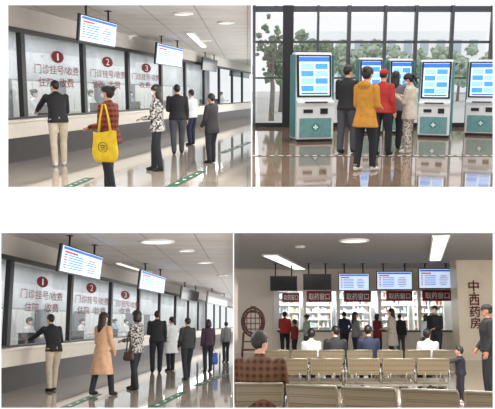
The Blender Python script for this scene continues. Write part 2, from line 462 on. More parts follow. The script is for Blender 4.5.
def hall(R,vpx,xl,ybase,xr,edges,discs,displays,stripes,near_floor,near_ceil,side_e,zc=3.45):
    P0=R.z(xl,ybase,0); u=R.ray(vpx,R.yh); u.z=0; u.normalize(); n=V((-u.y,u.x,0))
    MH=Matrix(((u.x,n.x,0,P0.x),(u.y,n.y,0,P0.y),(0,0,1,0),(0,0,0,1))); Mi=MH.inverted()
    def hit(px,py,t): return Mi@R.plane(px,py,P0+n*t,n)
    sf=lambda px,t: hit(px,R.yh,t).x
    TW=.35; s0=sf(xl-30,TW); s1=sf(xr+.6,TW)-.1
    LM=R.M@MH
    a=R.ray(xr+.5,R.yh); a=a/a.y; far=(P0+u*(s1+1)).y
    def leftat(yy):
        b0=P0+n*3.6; return b0+u*((yy-b0.y)/u.y)
    nf=near_floor
    structure(R,'floor',poly([leftat(nf),a*nf,a*far,MH@V((s1+1,3.6,0))],0),[floorM])
    nc=near_ceil; structure(R,'ceiling',poly([leftat(nc),a*nc,a*far,MH@V((s1+1,3.6,0))],zc),[ceilM])
    b=MB(); b.b2((s0,TW-.06,2.98),(s1,TW+.1,zc)); structure(R,'wall_counter',b,[wallM],L=MH)
    b=MB(); b.b2((s0,TW-.09,2.88),(s1,TW+.05,2.98)); b.b2((s0,TW-.07,.93),(s1,TW+.03,.98)); structure(R,'trim_1',b,[DARKM],L=MH)
    b=MB(); b.b2((s0,3.4,0),(s1,3.5,zc)); structure(R,'wall_office',b,[backM],L=MH)
    c=root('service_counter','long cream stone service counter with dark base under the windows','counter',LM)
    b=MB(); b.b2((s0,-.04,.88),(s1,.5,.93)); part('worktop',c,b,[creamM],bevel=.012)
    b=MB(); b.b2((s0,0,.55),(s1,.3,.875)); part('front_panel',c,b,[creamM])
    b=MB(); b.b2((s0,.1,0),(s1,.3,.55)); part('counter_base',c,b,[brownM],label='dark recessed base')
    es=[s0]+[sf(e,TW) for e in edges]; es=[e for e in es if e<s1]+[s1]
    for i in range(len(es)-1):
        b=MB(); b.b2((es[i]+.02,TW,.98),(es[i+1]-.02,TW+.012,2.9)); structure(R,'window_%d'%(i+1),b,[GLASS],L=MH)
        if i: 
            b=MB(); b.b2((es[i]-.1,TW-.06,.95),(es[i]+.1,TW+.06,2.95)); structure(R,'trim_%d'%(i+1),b,[DARKM],L=MH)
    for k,(px,py,rp,lines) in enumerate(discs):
        h=hit(px,py,TW); h2=hit(px+rp,py,TW); rx=h2.x-h.x
        g=root('window_sign','red numbered disc and dark red lettering on service window glass','sign',LM@T((h.x,TW-.012,h.z)),group='window signs')
        rz=hit(px,py-rp,TW).z-h.z
        b=MB(); b.loft([[V((rx*math.cos(a_),yy,rz*math.sin(a_))) for a_ in [j*math.pi/16 for j in range(32)]] for yy in(0,-.006)],0,False)
        part('number_disc',g,b,[REDT])
        lettering(g,str(k+1),rx*(.26 if k==0 else .6),rz*1.2,WHITET,T((0,-.011,0)),0,name='numeral')
        for (tx,x0,x1,yy,hp) in lines:
            a0=hit(x0,yy,TW); a1=hit(x1,yy,TW); zz=hit((x0+x1)/2,yy,TW).z
            hh=hit((x0+x1)/2,yy-hp/2,TW).z-hit((x0+x1)/2,yy+hp/2,TW).z
            lettering(g,tx,a1.x-a0.x,hh,REDT,T(((a0.x+a1.x)/2-h.x,-.004,zz-h.z)),.005)
    cabs=[pm('cabinet_grey',(120,124,130),.5),pm('cabinet_door',(206,208,208),.45)]
    for i in range(len(es)-1):
        m=(es[i]+es[i+1])/2; hw=min(1.3,(es[i+1]-es[i])/2-.15)
        if i>7: continue
        o=root('office_desk','plain desk with drawers behind the service window','desk',LM@T((m,1.0,0)),group='office desks')
        b=MB(); b.b2((-hw,-.3,.72),(hw,.3,.76)); part('desk_top',o,b,[deskM],bevel=.008)
        for q in(-1,1):
            b=MB(); b.b2((q*(hw-.2)-.18,-.26,0),(q*(hw-.2)+.18,.26,.72)); part('pedestal',o,b,[deskM])
        o=root('computer_monitor','black desktop monitor on the desk behind the window','monitor',LM@T((m+.7,1.0,.762))@RZ(150),group='office monitors')
        b=MB(); b.box((0,0,.3),(.52,.03,.32)); part('monitor_screen',o,b,[BLACKP],bevel=.006)
        b=MB(); b.tube([(0,.02,.01),(0,.02,.2)],.02); b.box((0,.02,.008),(.22,.16,.016)); part('stand',o,b,[DARKM])
        o=root('filing_cabinet','pale grey office cabinet against the back wall','cabinet',LM@T((m,3.1,0)),group='office cabinets')
        b=MB(); b.b2((-hw,-.25,0),(hw,.25,1.95)); part('body',o,b,[cabs[0]])
        for q in(-.75,-.25,.25,.75):
            b=MB(); b.b2((q*hw-hw*.23,-.275,.06),(q*hw+hw*.23,-.25,1.9)); part('door',o,b,[cabs[1]])
    for (px,kind) in STAFF[R]:
        s_=sf(px,1.7); p=MH@V((s_,1.75,0))
        person(R,p,-100,'clerk in %s and face mask behind the service window'%kind,H=1.62,top=coatw if 'white' in kind else scrub,
               hair='short' if px%2 else 'bun',arms=('fwd','fwd'),mask=True,fem=True,vox=.018,hem=.7)
    for (px,py,px2,pyb,mode) in displays:
        zt=3.2; p=R.z(px,py,zt); q=Mi@p; t=q.y
        s2=sf(px2,t); pb=R.plane(px,pyb,p,n); h=zt-pb.z
        tv(R,MH@T(((q.x+s2)/2,t,zt)),s2-q.x,h,mode,zc-zt,('blue and white information screen hung from the ceiling' if mode!='off' else 'dark switched-off screen hung from the ceiling'),'hanging displays',tilt=6)
    for (a0,a1,w) in stripes:
        p0=R.z(*a0); p1=R.z(*a1); d=(p1-p0); pr=V((-d.y,d.x,0)).normalized()*w
        b=MB(); b.add([p0-pr,p1-pr,p1+pr,p0+pr,p0-pr+V((0,0,.004)),p1-pr+V((0,0,.004)),p1+pr+V((0,0,.004)),p0+pr+V((0,0,.004))],[(0,1,2,3),(4,5,6,7),(0,1,5,4),(1,2,6,5),(2,3,7,6),(3,0,4,7)])
        m=MB(); 
        st=root('floor_marking','green queue line sticker with white dashes on polished floor','floor sticker',R.M@T((0,0,.002)),b,[GREEN],group='green floor stickers')
        for k in range(4):
            c0=p0.lerp(p1,.16+.2*k); c1=p0.lerp(p1,.22+.2*k); pq=pr*.3
            m.add([c0-pq+V((0,0,.006)),c1-pq+V((0,0,.006)),c1+pq+V((0,0,.006)),c0+pq+V((0,0,.006))],[(0,1,2,3)])
        part('printed_text',st,m,[WHITET])
    ll=bpy.data.lights.new('office_fill','AREA'); ll.shape='RECTANGLE'; ll.size=(s1-s0)*.9; ll.size_y=.5; ll.energy=(s1-s0)*17  # unseen area lamp added to brighten the office behind the glass
    lo=bpy.data.objects.new('office_fill',ll); COL.objects.link(lo); lo.matrix_world=LM@T(((s0+s1)/2,2.3,zc-.03))
    y0,y1=10.5,far*.8; p=a*((y0+y1)/2)+V((.15,0,1.9)); ang=math.atan2(a.y,a.x)
    ll=bpy.data.lights.new('hall_side_fill','AREA'); ll.shape='RECTANGLE'; ll.size=y1-y0; ll.size_y=2.2; ll.energy=side_e; ll.color=(1,.97,.93)  # upright area lamp added edge-on to the camera to brighten the counter side
    lo=bpy.data.objects.new('hall_side_fill',ll); COL.objects.link(lo); lo.matrix_world=R.M@T(p)@Matrix.Rotation(ang,4,'Z')@Matrix.Rotation(-math.pi/2,4,'X')
    dirv=(lo.matrix_world.to_3x3()@V((0,0,-1)))
    if dirv.x>0: lo.matrix_world=R.M@T(p)@Matrix.Rotation(ang,4,'Z')@Matrix.Rotation(math.pi/2,4,'X')
    return MH,hit
def area(R,p,sx,sy,e,rot=None,col=(1,.98,.95)):
    ll=bpy.data.lights.new('unseen_fill','AREA'); ll.shape='RECTANGLE'; ll.size=sx; ll.size_y=sy; ll.energy=e; ll.color=col  # area lamp added out of view to brighten a room
    lo=bpy.data.objects.new('unseen_fill',ll); COL.objects.link(lo); lo.matrix_world=R.M@T(p)@(rot or Matrix())
def downlight(R,px,py,zc,r,label='round recessed ceiling downlight glowing white'):
    p=R.z(px,py,zc); o=root('ceiling_downlight',label,'ceiling light',R.M@T(p),group='ceiling downlights')
    b=MB(); N=24
    b.tube([(r*math.cos(i*2*math.pi/N),r*math.sin(i*2*math.pi/N),-.02) for i in range(N)],.03,0,8,closed=True); part('trim_ring',o,b,[WHITE])
    b=MB(); b.loft([[V((r*.9*math.cos(i*2*math.pi/N),r*.9*math.sin(i*2*math.pi/N),z)) for i in range(N)] for z in(-.01,-.025)],0,False); part('diffuser',o,b,[lampM])
def strip_light(R,a,b_,zc,w):
    p=R.z(*a,zc); q=R.z(*b_,zc); c=(p+q)/2; d=q-p; L=T(c)@Matrix.Rotation(math.atan2(d.y,d.x),4,'Z'); l=d.length
    o=root('ceiling_strip_light','long bright rectangular ceiling light panel','ceiling light',R.M@L,group='ceiling strip lights')
    b=MB(); b.b2((-l/2,-w/2,-.05),(l/2,w/2,-.005)); part('light_frame',o,b,[WHITE])
    b=MB(); b.b2((-l/2+.05,-w/2+.04,-.065),(l/2-.05,w/2-.04,-.05)); part('diffuser',o,b,[lampM])

RA,RB,RC,RD=Room(94),Room(75),Room(322),Room(315)
STAFF={RA:[(92,'white coat'),(36,'white coat'),(131,'pale blue uniform'),(222,'white coat')],RC:[(31,'white coat'),(83,'white coat'),(116,'pale blue uniform'),(127,'white coat')]}
MHA,hitA=hall(RA,364,8,165,251.5,[23,84,128,161,185,204,219,232,242],
 [(57,57,6,[('门诊挂号/收费',34,78,70,9),('住院',38,53,82,9),('收费',59,73,83,9)]),
  (107,62,5.2,[('门诊挂号/收费',90,125,74,7.5),('住院',92,104,84,7.5),('收费',108,120,85,7.5)]),
  (146,68,4.5,[('门诊挂号/收费',132,159,77,6.5),('收费',139,150,85,6)])],
 [(80,13,119,41,'on'),(157,42,184,64,'on'),(203,57,218,70,'off'),(231,66,250,76,'off')],
 [((66,188,0),(90,178,0),.09),((170,187,0),(203,171,0),.09),((222,153,0),(250,142,0),.09)],9.8,9.0,400)
MHC,hitC=hall(RC,297,1,395,233.5,[7,69,110,138,159,175,188,198,206,214,220,226],
 [(42,282,5.5,[('门诊挂号/收费',20,62,295,9),('住院',24,38,307,9),('收费',44,58,308,9)]),
  (91,288,5,[('门诊挂号/收费',75,108,300,7.5),('住院',77,89,310,7.5),('收费',93,105,311,7.5)]),
  (125,295,4.2,[('门诊挂号/收费',112,138,304,6.5),('收费',119,130,311,6)])],
 [(62,243,101,272,'on'),(141,269,165,289,'on'),(182,286,199,299,'off'),(208,291,228,303,'off')],
 [((62,409,0),(98,394,0),.09),((150,409,0),(184,392,0),.09),((196,386,0),(226,374,0),.09)],6.5,13.6,400)
for R,pts in((RA,[(183,13,.22),(130,35,.2),(205,40,.2),(226,22,.22)]),(RC,[(157,241,.4),(205,262,.25),(186,250,.2),(222,275,.2)])):
    for x,y,r in pts: downlight(R,x,y,3.45,r)
strip_light(RA,(190,32),(204,46),3.45,.25)
strip_light(RC,(118,262),(150,272),3.45,.2)

# ---------------------------------------------------------------- room B : kiosks
YB=20.6
def bx(px,Y): return (px-CX)*Y/F
lft=RB.ray(252,75); lft=lft/lft.y; rgt=RB.ray(620,75); rgt=rgt/rgt.y
structure(RB,'floor',poly([lft*8.9,rgt*8.9,rgt*YB,lft*YB],0),[floorB])
b=MB(); b.b2((bx(252.5,YB),YB,0),(bx(560,YB),YB+.1,.12)); structure(RB,'baseboard_window',b,[DARKM])
FR=pm('window_frame_grey',(74,76,82),.4,.3)
for i,(px,w) in enumerate([(254,.08),(287,.3),(316,.06),(346,.1),(381,.08),(411,.08),(446,.08),(485,.08),(530,.1)]):
    b=MB(); b.box((bx(px,YB),YB-.02,2.2),(w,.16,4.4)); structure(RB,'trim_%d'%(i+1),b,[DARKM if w>.2 else FR])
x0=bx(252.5,YB);x1=bx(560,YB)
for i,(py,h) in enumerate([(9,.16),(42,.07),(78,.05)]):
    z=RB.y(300,py,YB).z; b=MB(); b.b2((x0,YB-.04,z-h/2),(x1,YB+.06,z+h/2)); structure(RB,'trim_%d'%(i+20),b,[FR])
b=MB(); b.b2((x0,YB+.01,.1),(x1,YB+.02,4.3)); structure(RB,'window_1',b,[GLASSO])
b=MB(); b.add([(lft*YB)+V((0,.1,-.1)),(rgt*YB)+V((0,.1,-.1)),rgt*70+V((0,0,-.1)),lft*70+V((0,0,-.1))],[(0,1,2,3)]); root('floor_outside','','',RB.M,b,[pm('paving',(204,206,204),.8)],kind='structure')
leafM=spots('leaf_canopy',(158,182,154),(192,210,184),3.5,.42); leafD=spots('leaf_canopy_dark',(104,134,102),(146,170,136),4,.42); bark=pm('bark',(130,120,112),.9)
def tree(px,Y,h,r,lm):
    o=root('tree','leafy green tree standing outside the glass wall','tree',RB.M@T((bx(px,Y),Y,-.1)),group='trees outside')
    b=MB(); b.tube([(0,0,0),(.05,0,h*.3),(-.03,.05,h*.65)],[.1,.08,.05]); 
    for a in range(5): b.tube([(0,0,h*.4),(math.cos(a*1.3)*r*.5,math.sin(a*1.3)*r*.5,h*.7)],[.05,.02])
    part('trunk',o,b,[bark])
    b=MB(); rd=random.Random(px)
    for k in range(44):
        c=V((max(-.85,min(.85,rd.gauss(0,.42)))*r,rd.gauss(0,.42)*r,h*min(1.0,max(.36,rd.gauss(.64,.16))))); rr=r*rd.uniform(.08,.22)
        b.ell(c,(rr,rr,rr*.8),0,10,7,fn=lambda v:v+V((rd.uniform(-.1,.1),rd.uniform(-.1,.1),rd.uniform(-.1,.1)))*rr*4)
    part('canopy',o,b,[lm])
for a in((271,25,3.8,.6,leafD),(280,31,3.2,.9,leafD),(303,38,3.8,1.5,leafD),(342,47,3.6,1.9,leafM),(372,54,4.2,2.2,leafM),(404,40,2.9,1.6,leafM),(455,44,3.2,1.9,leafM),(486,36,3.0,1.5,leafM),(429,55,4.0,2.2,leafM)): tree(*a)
b=MB(); b.b2((bx(300,62),62,0),(bx(480,62),66,5.2)); 
for k in range(11): 
    for zz in(1.0,3.2): b.b2((bx(304+k*16,62),61.9,zz),(bx(312+k*16,62),62.02,zz+1.3),1)
root('distant_building','low pale building with rows of windows beyond the trees','building',RB.M,b,[pm('far_facade',(238,242,246),.8,emit=.2),pm('far_glass',(190,204,216),.3)])  # facade brightened by a slight glow of its own
p0=RB.z(252.5,156,0).y
b=MB(); b.b2((bx(252.5,p0),p0-.12,.001),(bx(540,p0),p0+.14,.004))
o=root('floor_band','dark tactile strip with pale dashes across the polished floor','floor strip',RB.M,b,[pm('dark_strip',(70,62,56),.4)])
b=MB(); x=bx(253,p0)
while x<bx(535,p0): b.b2((x,p0-.05,.004),(x+.09,p0+.07,.008)); x+=.16
part('dashes',o,b,[pm('pale_dash',(205,198,186),.5)],kind='stuff')
kwhite=pm('kiosk_white',(222,225,227),.3,var=.02,coat=.3); kgrey=pm('kiosk_teal_grey',(104,150,152),.4); kteal=pm('kiosk_teal',(60,128,134),.4)
tile1=pm('ui_tile_blue',(70,150,230),.3,var=.05,emit=.6); tile2=pm('ui_tile_pale',(150,198,250),.3,var=.02,emit=.6)
def kiosk(px,py,ptop,yaw,wpx,label):
    p=RB.z(px,py,0); sc=(py-75)/1.5; H=(py-ptop)/sc; k=H/1.95; w=wpx/sc/2
    o=root('self_service_kiosk',label,'kiosk',RB.M@T(p)@RZ(yaw)@Matrix.Diagonal((k,k,k,1)),group='self-service kiosks'); w/=k
    b=MB(); b.prof([(-.26,.06),(-.27,.78),(-.30,.85),(-.30,.9),(-.17,.95),(-.09,1.93),(-.04,1.95),(.1,1.95),(.16,1.9),(.24,1.0),(.27,.06)],-w,w); part('cabinet',o,b,[kwhite],bevel=.03)
    b=MB(); b.box((0,.0,.035),(w*2-.04,.46,.07)); part('plinth',o,b,[DARKM])
    TM=T((0,-.133,1.44))@RX(-4.7)
    b=MB(); b.box((0,0,0),(w*1.84,.04,.92)); part('screen_bezel',o,b,[BLACKP],M=TM,bevel=.012)
    b=MB(); b.box((0,-.022,.0),(w*1.6,.01,.84),0)
    b.box((0,-.029,.36),(w*1.6,.006,.1),1)
    for r in range(4):
        for c in range(2): b.box((-w*.38+c*w*.76,-.029,.21-r*.16),(w*.66,.006,.12),2 if (r+c)%2 else 3)
    b.box((0,-.029,-.38),(w*1.4,.006,.035),1)
    part('touch_screen',o,b,[LCDW,LCDB,tile1,tile2],M=TM)
    b=MB(); b.box((0,-.315,.875),(w*1.2,.02,.03)); part('keypad',o,b,[DARKM],bevel=.004)
    b=MB(); b.box((-w*.4,-.28,.68),(w*.5,.02,.08)); part('receipt_slot',o,b,[DARKM],bevel=.004)
    b=MB(); b.box((w*.45,-.28,.68),(w*.4,.02,.12)); part('card_reader',o,b,[DARKM],bevel=.004)
    b=MB(); b.box((0,-.278,.32),(w*1.7,.012,.42)); part('service_door',o,b,[kgrey],bevel=.006)
    b=MB(); b.loft([[V((-.0+.09*math.cos(a),y,.33+.09*math.sin(a))) for a in [j*math.pi/12 for j in range(24)]] for y in(-.284,-.29)],0,False); 
    b.box((0,-.292,.33),(.11,.004,.034),1); b.box((0,-.292,.33),(.034,.004,.11),1); part('emblem',o,b,[kteal,WHITET])
    for q in(-1,1):
        b=MB(); b.box((q*(w+.014),0,1.0),(.024,.34,1.8)); part('side_trim',o,b,[kteal],bevel=.006)
kiosk(311,141,53,14,39,'white self-service kiosk with blue touch screen, standing alone')
kiosk(368,133,58,6,24,'white self-service kiosk partly hidden behind the queueing group')
kiosk(398,133,59,4,24,'white self-service kiosk behind the queue, blue touch screen lit')
kiosk(434,137,60,-22,31,'white self-service kiosk with blue touch screen and emblem door')
kiosk(481,135,60,-24,31,'white self-service kiosk standing at the end of the row')
area(RB,(4,9,4.6),6,2,150,RX(25),col=(1,.96,.9)); area(RB,(3.5,15,5.2),5,3,130,col=(1,.96,.9))

# ---------------------------------------------------------------- room D : pharmacy
YD=28.4; ZC=3.36
def dz(py,Y): return RD.y(247,py,Y).z
l=RD.ray(233.6,315); l=l/l.y; r=RD.ray(700,315); r=r/r.y
structure(RD,'floor',poly([l*5.2,r*5.2,r*(YD+3),l*(YD+3)],0),[floorD])
structure(RD,'ceiling',poly([l*13.3,r*13.3,r*(YD+3),l*(YD+3)],ZC),[pm('grey_ceiling',(176,178,184),.7,var=.03)])
wx=lambda px:bx(px,YD)
WM=pm('warm_wall',(232,222,210),.6,var=.03,scale=2)
b=MB(); b.b2((wx(233.8),YD,0),(wx(276),YD+.2,ZC)); structure(RD,'wall_west',b,[WM])
b=MB(); b.b2((wx(454),YD,0),(wx(700),YD+.2,ZC)); structure(RD,'wall_east',b,[WM])
b=MB(); b.b2((wx(276),YD,2.45),(wx(454),YD+.2,ZC)); structure(RD,'wall_header',b,[WM])
b=MB(); b.b2((wx(270),YD+2.6,0),(wx(470),YD+2.7,ZC)); structure(RD,'wall_dispensary',b,[pm('dispensary_wall',(232,236,238),.6,var=.02)])
c=root('pharmacy_counter','cream stone pharmacy counter with brown top under lit windows','counter',RD.M)
b=MB(); b.b2((wx(276.5),YD-.3,.84),(wx(453.5),YD+.3,.9)); part('worktop',c,b,[brownM]); b=MB(); b.b2((wx(276.5),YD-.2,0),(wx(453.5),YD+.1,.84)); part('front_panel',c,b,[creamM])
ed=[276,304,337,378,417,454]
for i in range(6):
    b=MB(); b.box((wx(ed[i]),YD-.02,1.68),(.22 if i in(0,5) else .13,.2,1.56)); structure(RD,'trim_%d'%(i+1),b,[WHITE])
for i in range(5):
    b=MB(); b.b2((wx(ed[i])+.06,YD,.9),(wx(ed[i+1])-.06,YD+.01,2.45)); structure(RD,'window_%d'%(i+1),b,[GLASS])
signM=pm('maroon_sign',(134,42,44),.45,var=.04)
for (a,b_,y0,y1) in((282,299,293,302),(306,331,291,302),(343,370,291,302),(385,411,291,301),(421,450,290,301)):
    Y=YD-.35; z0,z1=dz(y1,Y),dz(y0,Y); xa,xb=bx(a,Y),bx(b_,Y)
    o=root('window_sign','maroon sign board with white lettering above a pharmacy window','sign',RD.M@T(((xa+xb)/2,Y,(z0+z1)/2)),group='pharmacy window signs')
    m=MB(); m.box((0,0,0),(xb-xa,.08,z1-z0)); part('sign_board',o,m,[signM],bevel=.01)
    for q in(-1,1): 
        m=MB(); m.box((q*(xb-xa)*.35,.18,0),(.04,.3,.04)); part('bracket',o,m,[DARKM])
    lettering(o,'取药窗口',(xb-xa)*.82,(z1-z0)*.58,WHITET,T((0,-.046,0)),.008)
for (a,b_,y0,y1,mode) in((270,297,276,291,'off'),(303,331,274,290,'off'),(338,369,273,291,'on'),(376,412,271,290,'on'),(418,453,268,289,'on')):
    Y=25.6; z0,z1=dz(y1,Y),dz(y0,Y); xa,xb=bx(a,Y),bx(b_,Y)
    z1=min(z1,ZC-.04)
    tv(RD,T(((xa+xb)/2,Y,z1)),xb-xa,z1-z0,mode,ZC-z1,'switched-off black screen hung above the pharmacy windows' if mode=='off' else 'bright blue-white queue screen hung above the pharmacy windows','pharmacy displays',tilt=6)
boxm=[pm('med_box_white',(240,240,240),.5),pm('med_box_blue',(175,195,220),.5),pm('med_box_green',(190,212,195),.5),pm('med_box_red',(214,160,150),.5),pm('med_box_yellow',(228,218,180),.5)]
for i in range(5):
    xa,xb=wx(ed[i])+.15,wx(ed[i+1])-.1
    o=root('medicine_shelf','white shelf unit packed with medicine boxes','shelf',RD.M@T((0,YD+1.5,0)),group='medicine shelves')
    m=MB(); m.b2((xa,.3,0),(xb,.33,2.5))
    for z in[.4+.3*k for k in range(8)]: m.b2((xa,0,z-.015),(xb,.3,z+.015))
    for x in(xa,(xa+xb)/2,xb): m.b2((x-.02,0,0),(x+.02,.32,2.5))
    part('frame',o,m,[WHITE])
    m=MB(); rd=random.Random(i)
    for z in[.4+.3*k for k in range(7)]:
        x=xa+.04
        while x<xb-.12:
            w=rd.uniform(.05,.1); h=rd.uniform(.1,.24)
            if rd.random()<.8: m.b2((x,.03,z+.016),(x+w,.25,z+h),rd.choice([0,0,0,0,0,0,1,1,2,3,4]))
            x+=w+.01
    part('medicine_boxes',o,m,boxm,kind='stuff')
area(RD,(wx(365),YD+.75,ZC-.05),6.5,.6,330,col=(.97,.98,1))
Y=24.0; b=MB(); b.b2((bx(456,Y),Y,0),(bx(640,Y),Y+.8,ZC)); structure(RD,'wall_pillar',b,[pm('cream_marble',(242,226,200),.25,var=.07,scale=1.6)])
g=root('wall_lettering','large dark red characters mounted vertically on cream marble','sign',RD.M@T((0,Y-.03,0)))
for ch,py,h in(('中',286,10.5),('西',300,10.5),('药',311.5,10.5),('房',323,10.5)):
    s_=h*Y/F; lettering(g,ch,s_*.95,s_,pm('dark_red_letter',(104,26,24),.4),T((bx(472,Y),0,dz(py,Y))),.022,name='character')
m=MB(); m.ell((bx(472,Y),0,dz(293.2,Y)),(.035,.01,.035)); part('dot',g,m,[REDT])
Y=22.5; cx=bx(253,Y); R0=19*Y/F*.58; cz=dz(322,Y)
g=root('round_display_shelf','reddish-brown round wooden lattice display shelf on stand','shelf',RD.M@T((cx,Y,0)))
wd=pm('red_brown_wood',(96,40,32),.4,var=.2)
m=MB(); N=36
for kk in(1.0,.8): m.tube([(R0*kk*math.cos(i*2*math.pi/N),0,cz+R0*kk*math.sin(i*2*math.pi/N)*1.25) for i in range(N)],.035,0,8,closed=True)
part('round_frame',g,m,[wd])
m=MB()
for z in(-.55,-.4,-.22,-.05,.12,.3,.48): hw=R0*math.sqrt(max(.05,1-(z/(R0*1.25))**2)); m.box((0,0,cz+z),(hw*2,.2,.03))
for x in(-.34,-.2,-.07,.07,.2,.34): hh=R0*1.25*math.sqrt(max(.05,1-(x/R0)**2)); m.box((x,0,cz),(.028,.18,hh*2))
part('lattice_boards',g,m,[wd])
m=MB()
zb=cz-R0*1.25
for q in(-1,1): m.tube([(q*.3,0,zb+.12),(q*.36,0,0)],.035); m.box((q*.36,0,.025),(.1,.4,.05))
m.box((0,0,max(.2,zb*.5)),(.7,.06,.06)); m.box((0,0,max(.1,zb*.8)),(.66,.06,.05)); part('stand',g,m,[wd])
strip_light(RD,(270,254),(300,268),ZC,.5); strip_light(RD,(441,235),(435,259),ZC,.42)
strip_light(RD,(244,279),(252,284),ZC,.3)
downlight(RD,354,240,ZC,.35)
downlight(RD,300,246,ZC,.12)

# benches
benchM=perforated('perforated_bench_steel',(142,134,118)); rimM=pm('bench_rim_steel',(150,144,130),.28,.85); chrome=pm('chrome_leg',(160,156,148),.25,.9)
def bench(x0,Y,n,yaw,label,pitch=.56):
    o=root('waiting_bench',label,'bench',RD.M@T((x0,Y,0))@RZ(yaw),group='waiting room benches')
    W=n*pitch
    m=MB(); m.b2((0,-.02,.34),(W,.05,.39)); part('beam',o,m,[chrome],bevel=.006)
    for i in range(n):
        c=(i+.5)*pitch; hw=pitch/2-.028
        m=MB()
        P=[(.28,.44),(.24,.455),(.05,.42),(-.1,.405),(-.17,.43)]
        m.loft([[V((c-hw,y,z)),V((c+hw,y,z)),V((c+hw,y,z-.018)),V((c-hw,y,z-.018))] for y,z in P],0,False); part('seat',o,m,[benchM])
        m=MB(); P=[(-.19,.55),(-.215,.61),(-.24,.7),(-.262,.77),(-.28,.80)]; ww=[.95,.98,1,1,.98]
        m.loft([[V((c-hw*k,y,z)),V((c+hw*k,y,z)),V((c+hw*k,y-.012,z)),V((c-hw*k,y-.012,z))] for (y,z),k in zip(P,ww)],0,False)
        e=[V((c-hw*k,y-.006,z)) for (y,z),k in zip(P,ww)]+[V((c+hw*k,y-.006,z)) for (y,z),k in list(zip(P,ww))[::-1]]
        m.tube(e,.012,1,6,closed=True)
        for q in(-.5,.5): m.tube([(c+hw*q,-.02,.38),(c+hw*q,-.17,.42),(c+hw*q,-.22,.57)],.012,1,6)
        part('backrest',o,m,[benchM,rimM])
    for i in range(n+1):
        x=i*pitch; m=MB(); m.tube([(x,-.18,.44),(x,-.16,.64),(x,.1,.66),(x,.22,.62),(x,.2,.43)],.016,0,8); part('armrest',o,m,[chrome])
    for x in(pitch*.5,W-pitch*.5):
        m=MB(); m.tube([(x,.0,.36),(x,.0,.06)],.03); m.tube([(x,-.3,.03),(x,0,.07),(x,.3,.03)],[.02,.03,.02]); part('leg',o,m,[chrome])
YF=14.4; YN=7.45
bench(bx(262,YF),YF+.25,4,0,'perforated steel four-seat bench facing the pharmacy windows')
bench(bx(262,YF)+4*.56+.05,YF+.25,3,0,'perforated steel three-seat bench beside the seated visitors')
YG=11.6
bench(bx(240,YG),YG+.25,3,0,'steel bench row with armrests, mostly empty',)
bench(bx(240,YG)+3*.56+.05,YG+.25,3,0,'empty steel bench row with chrome armrests')
bench(bx(292,YN),YN+.15,4,-22,'empty perforated steel four-seat bench standing at an angle',.58)
bench(bx(235,YN)-.03,YN+.28,1,0,'single steel seat under the person in plaid jacket',.56)
for p,e in(((2.5,10,2.9),210),((6,9,2.9),170)): area(RD,p,2.5,1.2,e)
area(RD,(3.3,12.6,3.3),5,.6,300,RX(50))

# page wall -------------------------------------------------------------
D=5.0
def wp(px,py,y=D): return V(((px-CX)*y/F,y,CAMW.z+(CY-py)*y/F))
b=MB()
def wb(x0,x1,y0,y1):
    a=wp(x0,y0);c=wp(x1,y1); b.b2((a.x,D,c.z),(c.x,D+.004,a.z))
wb(-400,900,-300,5); wb(-400,8,5,187); wb(251,252,5,187); wb(493,900,5,187)
wb(-400,900,187,233); wb(-400,1,233,408); wb(233,234,233,408); wb(493,900,233,408); wb(-400,900,408,700)
o=root('wall_front','','',Matrix(),b,[pm('page_white',(255,255,255),.9,var=0,emit=.35)],kind='structure')  # page glows slightly by itself so it stays white

# ---------------------------------------------------------------- people A
px_person(RA,60,166,79,25,'person in black jacket and pale khaki trousers leaning at the counter',top=blackj,bottom=khaki,arms=('out','fwd'),lean=20,turn=25,shoes=white_shoe,legs='step',slim=1.1)
o,h,Mx=px_person(RA,111,194,86,72,'person in red plaid coat carrying a yellow tote bag',top=plaidm,bottom=dark,hair='bun',fem=True,arms=('hold','hold'),hem=.76,flare=.2,slim=1.24,mask=True,legs='step')
bag(RA.M,'tote_bag',pm('yellow_canvas',(226,190,40),.8),'yellow canvas tote bag with dark print on a shoulder',Mx@V((-.31,-.1,1.36)),drop=.4,w=.42,h=.44,yaw=-18,prt=True)
o,h,Mx=px_person(RA,158,171,86,85,'person in black and white patterned coat and black trousers',top=leo,bottom=dark,hair='long',fem=True,arms=('hold','relax'),hem=.8,flare=.1,legs='step',mask=True,slim=1.12)
px_person(RA,178,154,85,10,'person in black jacket and dark grey trousers, back turned',top=blackj,bottom=greyt,arms=('hold','down'),slim=1.18,legs='step')
px_person(RA,192,145,90,60,'person in white shirt standing beside person in black',top=coatw,bottom=navy,hair='short',arms=('hold','relax'),vox=.017)
px_person(RA,212,163,94,60,'person in dark coat with hands together facing the counter',top=charcoal,bottom=dark,arms=('low','low'),hem=.72,hair='short',skin=SKIN2,slim=1.18)
# people B
px_person(RB,346,153,66,-38,'person in black jacket and grey trousers at the kiosk queue',top=blackj,bottom=greyt,arms=('hold','up'),slim=1.18,legs='step',turn=-15)
px_person(RB,364,171,68,-40,'person in ochre hooded coat, black leggings and white sneakers',top=ochre,bottom=dark,shoes=white_shoe,hair='bun',fem=True,arms=('low','hold'),hem=.7,flare=.2,slim=1.06,hood=True,legs='step',nod=10)
px_person(RB,381,155,70,-40,'person in red jacket with red cap, dark trousers',top=red,bottom=dark,hair='cap',hairmat=red,arms=('hold','relax'),fem=True,legs='step',slim=1.15)
px_person(RB,393,149,72,-20,'person in grey jacket waiting in the kiosk queue',top=pm('grey_jacket',(110,108,112),.8),bottom=dark,hair='long',fem=True)
px_person(RB,408,153,74,60,'person in beige coat and pale patterned trousers looking down',top=beige,bottom=leop,shoes=white_shoe,hair='pony',fem=True,arms=('up','up'),nod=25,hem=.7,flare=.08,mask=True,slim=1.15)
